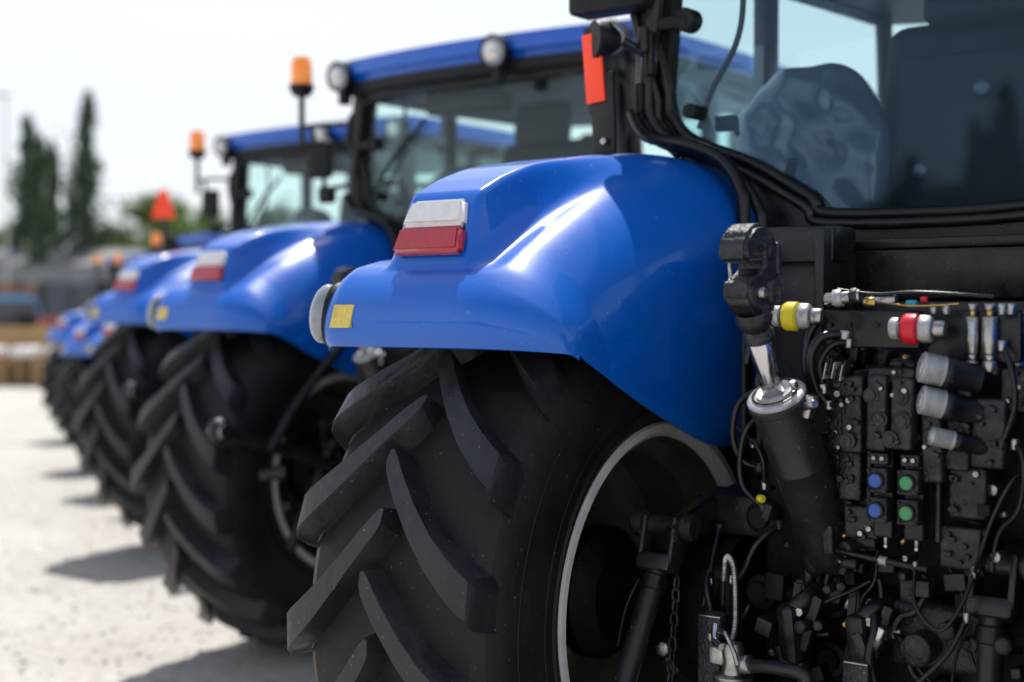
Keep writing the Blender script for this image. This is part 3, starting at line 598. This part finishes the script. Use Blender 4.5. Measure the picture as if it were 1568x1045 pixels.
def ground_mat():
    m=bpy.data.materials.new('pale_gravel_concrete'); m.use_nodes=True; nt=m.node_tree; b=nt.nodes['Principled BSDF']; b.inputs['Roughness'].default_value=.85
    tc=nt.nodes.new('ShaderNodeTexCoord')
    def nz(s,d=8):
        n=nt.nodes.new('ShaderNodeTexNoise'); n.inputs['Scale'].default_value=s; n.inputs['Detail'].default_value=d; n.inputs['Roughness'].default_value=.7; nt.links.new(tc.outputs['Object'],n.inputs['Vector']); return n
    a=nz(.6);c=nz(9); v=nt.nodes.new('ShaderNodeTexVoronoi'); v.inputs['Scale'].default_value=55; nt.links.new(tc.outputs['Object'],v.inputs['Vector'])
    def ramp(src,p0,c0,p1,c1):
        r=nt.nodes.new('ShaderNodeValToRGB'); r.color_ramp.elements[0].position=p0; r.color_ramp.elements[0].color=(*c0,1); r.color_ramp.elements[1].position=p1; r.color_ramp.elements[1].color=(*c1,1); nt.links.new(src,r.inputs[0]); return r
    r1=ramp(a.outputs['Fac'],.35,(.46,.44,.405),.65,(.58,.565,.53)); r2=ramp(c.outputs['Fac'],.28,(.68,.66,.63),.58,(1,1,1)); r3=ramp(v.outputs['Color'],0,(.84,.83,.81),.4,(1,1,1))
    def mul(x,y):
        mx=nt.nodes.new('ShaderNodeMix'); mx.data_type='RGBA'; mx.blend_type='MULTIPLY'; mx.inputs['Factor'].default_value=1; nt.links.new(x,mx.inputs['A']); nt.links.new(y,mx.inputs['B']); return mx.outputs['Result']
    nt.links.new(mul(mul(r1.outputs[0],r2.outputs[0]),r3.outputs[0]),b.inputs['Base Color'])
    bp=nt.nodes.new('ShaderNodeBump'); bp.inputs['Strength'].default_value=.4; bp.inputs['Distance'].default_value=.015; nt.links.new(v.outputs['Distance'],bp.inputs['Height'])
    bp2=nt.nodes.new('ShaderNodeBump'); bp2.inputs['Strength'].default_value=.4; bp2.inputs['Distance'].default_value=.03; nt.links.new(c.outputs['Fac'],bp2.inputs['Height']); nt.links.new(bp.outputs['Normal'],bp2.inputs['Normal'])
    nt.links.new(bp2.outputs['Normal'],b.inputs['Normal']); return m
GR=ground_mat()
g=MB(); g.quad([(-600,-600,0),(600,-600,0),(600,600,0),(-600,600,0)],GR); g.obj('ground',flat=True)
ST=M('pebble',(.42,.4,.37),.8,col2=(.28,.26,.24),nscale=3)
g=MB(); rg=random.Random(5)
for i in range(800):
    n=rg.uniform(5.5,16); e=-rg.uniform(.17,.38)*n; p=yard(e,n); s=rg.uniform(.004,.015)
    b=bmesh.new(); bmesh.ops.create_icosphere(b,subdivisions=1,radius=s)
    for v_ in b.verts: v_.co*=rg.uniform(.7,1.2)
    g.bm(b,ST,Matrix.Translation(p+Vector((0,0,s*.3)))@Matrix.Diagonal((1.3,1,.6,1)))
g.obj('gravel')

def leafmat(n,c1,c2): return M(n,c1,.6,col2=c2,nscale=1.2,lo=.35,hi=.65)
POP=leafmat('poplar_leaves',(.035,.075,.038),(.08,.12,.07)); LGT=leafmat('light_leaves',(.10,.12,.04),(.12,.12,.06)); MID=leafmat('tree_leaves',(.04,.085,.03),(.10,.12,.06))
LGT=leafmat('light_leaves',(.11,.19,.04),(.20,.28,.08))
BARK=M('bark',(.09,.07,.05),.9,col2=(.05,.04,.03),bump=.5,bscale=12)
def leaves(mb,mat,n,fn,size,rg):
    vs=[];fs=[]
    for i in range(n):
        c=fn(); s=size*rg.uniform(.5,1.3)
        a=Vector((rg.gauss(0,1),rg.gauss(0,1),rg.gauss(0,1))).normalized(); b=a.orthogonal().normalized(); b.rotate(Matrix.Rotation(rg.uniform(0,6.28),3,a)); d=a.cross(b)
        k=len(vs); vs+=[c-b*s*.6,c+d*s*.35,c+b*s*.6,c-d*s*.35]; fs.append([k,k+1,k+2,k+3])
    mb.add(vs,fs,mat)
def poplar(pos,H,Wd,seed):
    rg=random.Random(seed); e=empty('poplar_tree',pos); t=MB()
    t.tube([(0,0,0),(.1,0,H*.3),(0,.1,H*.6),(0,0,H*.95)],lambda q:.22*(1-q)+.03,BARK)
    cl=[]
    for i in range(46):
        z=H*(.1+.88*(i/45)); w=Wd*math.sin(min(1,(1.03-z/H)*1.9)*math.pi/2)*min(1,.45+z/H*1.6)*rg.uniform(.75,1.2)
        an=rg.uniform(0,6.28); r=w*rg.uniform(.2,.8)
        c=Vector((math.cos(an)*r,math.sin(an)*r,z)); cl.append((c,max(.25,w*rg.uniform(.35,.6))))
        t.tube([(0,0,max(z-1.6,.5)),c*.6+Vector((0,0,z*.4-.4)),c],.04,BARK,seg=5,sub=2)
    t.obj('trunk_and_limbs',e)
    l=MB()
    def fn():
        c,w=cl[rg.randrange(len(cl))]; return c+Vector((rg.gauss(0,w*.5),rg.gauss(0,w*.5),rg.gauss(0,w*1.1)))
    leaves(l,POP,5200,fn,.3,rg); l.obj('crown',e,flat=True)
def broad(pos,H,Wd,seed,mat,name='broadleaf_tree'):
    rg=random.Random(seed); e=empty(name,pos); t=MB()
    t.tube([(0,0,0),(.1,0,H*.25),(0,.1,H*.5)],lambda q:.2*(1-q)+.08,BARK); cl=[]
    for i in range(26):
        an=rg.uniform(0,6.28); ph=rg.uniform(-.5,1.5); r=Wd*rg.uniform(.45,.9)
        c=Vector((math.cos(an)*r*math.cos(ph),math.sin(an)*r*math.cos(ph),H*.62+H*.36*math.sin(ph)*rg.uniform(.6,1))); cl.append((c,Wd*rg.uniform(.18,.32)))
        t.tube([(0,0,H*.35),c*.5+Vector((0,0,H*.25)),c],.05,BARK,seg=5,sub=2)
    t.obj('trunk_and_limbs',e); l=MB()
    def fn():
        c,w=cl[rg.randrange(len(cl))]; return c+Vector((rg.gauss(0,w*.55),rg.gauss(0,w*.55),rg.gauss(0,w*.5)))
    leaves(l,mat,4500,fn,.36,rg); l.obj('crown',e,flat=True)
poplar(yard(-23.8,80),13.8,1.5,1); poplar(yard(-27.2,80),12.4,1.15,2); poplar(yard(-28.4,88),12.0,.8,3); poplar(yard(-25.6,77),11.0,.85,4)
broad(yard(-20.5,82),8.2,2.8,5,LGT); broad(yard(-18.0,85),7.4,2.6,6,LGT)
broad(yard(-29.5,84),7.0,2.6,16,LGT); broad(yard(-26,92),6.8,3,17,MID); broad(yard(-31.5,90),6.5,2.6,18,MID)
broad(yard(-15,90),8,3,15,MID)
for i,(x,y,h) in enumerate(((-19.0,-56,11),(-20.6,-57,9.6),(-17,-56,9.0),(-24,-58,8.4))): poplar((x,y,0),h,1.3,20+i)
for i,(x,y,h) in enumerate(((-22.5,-57,7),(-26,-58,6.5),(-14,-56,6.5))): broad((x,y,0),h,2.8,40+i,MID)
rg=random.Random(9); l=MB(); cl=[]
for i in range(170):
    a=-70+i*.9; cl.append((yard(a+rg.uniform(-1,1),125+rg.uniform(-6,6),rg.uniform(1.5,5.0)),rg.uniform(1.2,2.2)))
def fn():
    c,w=cl[rg.randrange(len(cl))]; return c+Vector((rg.gauss(0,w*.6),rg.gauss(0,w*.6),rg.gauss(0,w*.6)))
leaves(l,MID,12000,fn,.7,rg); l.obj('distant_tree_line',flat=True)
rg=random.Random(12); l=MB(); cl=[]
for i in range(60):
    a=-60+i*2; cl.append((Vector((a,-66+rg.uniform(-4,4),rg.uniform(1.0,3.2))),1.8))
leaves(l,MID,8000,fn,.9,rg); l.obj('tree_line',flat=True)

WALL=M('cladding_grey',(.22,.24,.26),.7,col2=(.27,.28,.29),nscale=.6); DKW=M('window_dark',(.04,.05,.06),.2); ROOFM=M('roof_metal',(.2,.21,.22),.5); BRICK=M('brick_brown',(.22,.11,.07),.8,col2=(.3,.17,.1),nscale=2)
wh=empty('warehouse',yard(-26.5,76)); wh.rotation_euler=(0,0,R(YR))
m=MB(); m.box((0,3,2.1),(12,6,4.2),WALL,bev=.02)
for k in range(40): m.box((-5.85+k*.29,-.03,2.3),(.05,.05,3.6),WALL,bev=0)
m.box((0,-.08,.35),(12.1,.1,.7),BRICK,bev=0); m.prism([(-.3,4.2),(3,5.2),(6.3,4.2)],'x',-6.2,6.2,ROOFM,bev=.02)
for k in range(5): m.box((-4.8+k*2.3,-.08,2.9),(1.5,.1,.9),DKW,bev=.01); m.box((-4.8+k*2.3,-.12,2.42),(1.7,.14,.08),ROOFM,bev=.01)
m.box((3,-.09,1.3),(3,.12,2.6),ROOFM,bev=.01)
m.obj('walls_roof_windows',wh)
wd=M('wood',(.42,.27,.13),.8,col2=(.3,.18,.08),nscale=6); WRAP=M('white_wrap',(.8,.8,.8),.5)
ps=empty('timber_pallet_stack',yard(-11.6,34)); ps.rotation_euler=(0,0,R(YR))
m=MB()
for k in range(9):
    for j in range(7):
        m.box((-3.4+k*.85,0,.07+j*.085),(.8,1.2,.02),wd,bev=0)
        if j<6:
            for q in (-.35,0,.35): m.box((-3.4+k*.85+q,0,.113+j*.085),(.1,1.2,.06),wd,bev=0)
m.box((0,.9,.95),(8,.3,.9),wd,bev=.02)
for k in range(8): m.box((-3.4+k*.85,0,.80),(.6,.8,.26),WRAP,bev=.08)
m.obj('pallets',ps)
def van(name,pos,rz,col,L=4.6,H=1.9,W=1.8):
    mt=M(name+'_paint',col,.3,coat=1); e=empty(name,pos); e.rotation_euler=(0,0,R(rz)); m=MB()
    m.prism([(-L/2,.35),(-L/2,1.0),(-L/2+.12,H-.1),(-L/2+.4,H),(L/2-1.6,H),(L/2-.95,1.15),(L/2-.1,.95),(L/2,.4)],'y',-W/2,W/2,mt,bev=.06)
    for s in (-1,1):
        m.prism([(-L/2+.35,1.1),(-L/2+.45,H-.2),(L/2-1.7,H-.2),(L/2-1.2,1.1)],'y',s*W/2-.01,s*W/2+.012,DKW,bev=.003)
        for x in (-L/2+.85,L/2-.85): m.cyl((x,s*(W/2-.2),.33),(x,s*(W/2+.02),.33),.33,RUB); m.cyl((x,s*(W/2),.33),(x,s*(W/2+.03),.33),.2,ALU)
    m.box((-L/2-.01,0,1.4),(.03,W*.8,.45),DKW,bev=.01); m.box((L/2,0,.6),(.06,W*.7,.15),GRL,bev=.02)
    m.obj('body',e)
van('parked_van',yard(-16.6,46),YR+80,(.03,.25,.5),4.8,2.3); van('parked_car',yard(-13.6,47),YR+20,(.35,.07,.06),4.3,1.6); van('parked_car',yard(-15.2,50),YR+170,(.5,.5,.52),4.3,1.5); van('parked_car',yard(-18.5,48),YR+10,(.7,.7,.7),4.4,1.5); van('parked_car',yard(-12.6,52),YR+80,(.4,.12,.05),4.4,1.9)
TARP=M('tarp_dark',(.07,.08,.1),.7)
for (e_,n_,mt) in ((-15.5,58,TARP),(-21.5,60,BRICK)):
    tr=empty('flatbed_trailer',yard(e_,n_)); tr.rotation_euler=(0,0,R(YR)); m=MB()
    m.box((0,0,1.2),(7,2.4,.25),BLK,bev=.03); m.box((0,0,2.1),(6.8,2.3,1.6),mt,bev=.06); m.box((-3.45,0,2.0),(.1,2.4,1.8),DKW,bev=.01)
    for k in range(7): m.box((-3.2+k*1.07,-1.17,2.1),(.08,.05,1.6),BLK,bev=0)
    for x in (-2.4,-1.3,2.0,3.0):
        for s in (-1,1): m.cyl((x,s*.9,.5),(x,s*1.2,.5),.5,RUB)
    m.obj('bed',tr)
lp=empty('lamp_mast',yard(-25.2,71)); m=MB(); m.cyl((0,0,0),(0,0,12.5),.1,ZINC,r1=.05); m.box((0,-.3,12.5),(.3,1,.1),ZINC,bev=.02); m.obj('mast',lp)
ld=empty('yellow_loader',yard(1.0,30)); ld.rotation_euler=(0,0,R(60)); m=MB(); YP=M('yellow_machine_paint',(.75,.42,.02),.35,coat=.6)
m.box((0,0,1.3),(3.4,1.6,.9),YP,bev=.12); m.box((-.3,0,2.3),(1.4,1.4,1.3),DKW,bev=.08); m.box((-.3,0,3.02),(1.6,1.6,.14),YP,bev=.05)
m.tube([(1.4,0,1.6),(2.2,0,4.2),(3.6,0,4.8)],.18,YP); m.tube([(3.6,0,4.8),(4.5,0,3.0),(4.6,0,1.6)],.13,YP); m.prism([(4.2,1.0),(4.3,1.7),(4.8,1.7),(5.0,1.1)],'y',-.5,.5,YP,bev=.03)
for x in (-1.1,1.1):
    for s in (-1,1): m.cyl((x,s*.7,.6),(x,s*1.1,.6),.6,RUB)
m.obj('body',ld)

# ------------------------------------------------------------------ light
sund=Vector((-.30,.42,1.0)).normalized()
el=math.asin(sund.z); az=math.atan2(sund.x,sund.y)
w=bpy.data.worlds.new("World"); sc.world=w; w.use_nodes=True; nt=w.node_tree
bg=nt.nodes['Background']; bg.inputs['Strength'].default_value=.12
sk=nt.nodes.new('ShaderNodeTexSky'); sk.sky_type='NISHITA'; sk.sun_disc=False; sk.sun_elevation=el; sk.sun_rotation=az; sk.dust_density=2; sk.air_density=1.0
tc=nt.nodes.new('ShaderNodeTexCoord'); nz=nt.nodes.new('ShaderNodeTexNoise'); nz.inputs['Scale'].default_value=2.2; nz.inputs['Detail'].default_value=7
mp=nt.nodes.new('ShaderNodeMapping'); mp.inputs['Scale'].default_value=(1,1,3); nt.links.new(tc.outputs['Generated'],mp.inputs['Vector']); nt.links.new(mp.outputs[0],nz.inputs['Vector'])
sx=nt.nodes.new('ShaderNodeSeparateXYZ'); nt.links.new(tc.outputs['Generated'],sx.inputs[0])
hz=nt.nodes.new('ShaderNodeMapRange'); hz.inputs['From Min'].default_value=.25; hz.inputs['From Max'].default_value=.7; hz.inputs['To Min'].default_value=1.0; hz.inputs['To Max'].default_value=.2
nt.links.new(sx.outputs['Z'],hz.inputs['Value'])
mr=nt.nodes.new('ShaderNodeMapRange'); mr.inputs['From Min'].default_value=.35; mr.inputs['From Max'].default_value=.6; mr.inputs['To Min'].default_value=.86; mr.inputs['To Max'].default_value=1.0
nt.links.new(nz.outputs['Fac'],mr.inputs['Value'])
mu=nt.nodes.new('ShaderNodeMath'); mu.operation='MULTIPLY'; nt.links.new(mr.outputs[0],mu.inputs[0]); nt.links.new(hz.outputs[0],mu.inputs[1])
mx=nt.nodes.new('ShaderNodeMix'); mx.data_type='RGBA'; mx.inputs['B'].default_value=(8.4,8.75,9.2,1)
nt.links.new(mu.outputs[0],mx.inputs['Factor']); nt.links.new(sk.outputs[0],mx.inputs['A']); nt.links.new(mx.outputs['Result'],bg.inputs['Color'])
su=bpy.data.lights.new('sun','SUN'); su.energy=5.0; su.angle=R(.5); su.color=(1,.96,.9)
so=bpy.data.objects.new('sun',su); sc.collection.objects.link(so); so.rotation_euler=(-sund).to_track_quat('-Z','Y').to_euler(); so.location=(0,0,30)

# ------------------------------------------------------------------ camera
cd=bpy.data.cameras.new('camera'); cam=bpy.data.objects.new('camera',cd); sc.collection.objects.link(cam); sc.camera=cam
cd.lens=50; cd.sensor_width=36; cd.clip_end=2000; cd.clip_start=.05
cam.location=(1.6,-3.54,1.8); cam.rotation_euler=(R(90-1.24),0,R(38))
cd.dof.use_dof=True; cd.dof.focus_distance=3.65; cd.dof.aperture_fstop=1.3
sc.view_settings.view_transform='Standard'; sc.view_settings.look='None'; sc.view_settings.exposure=0
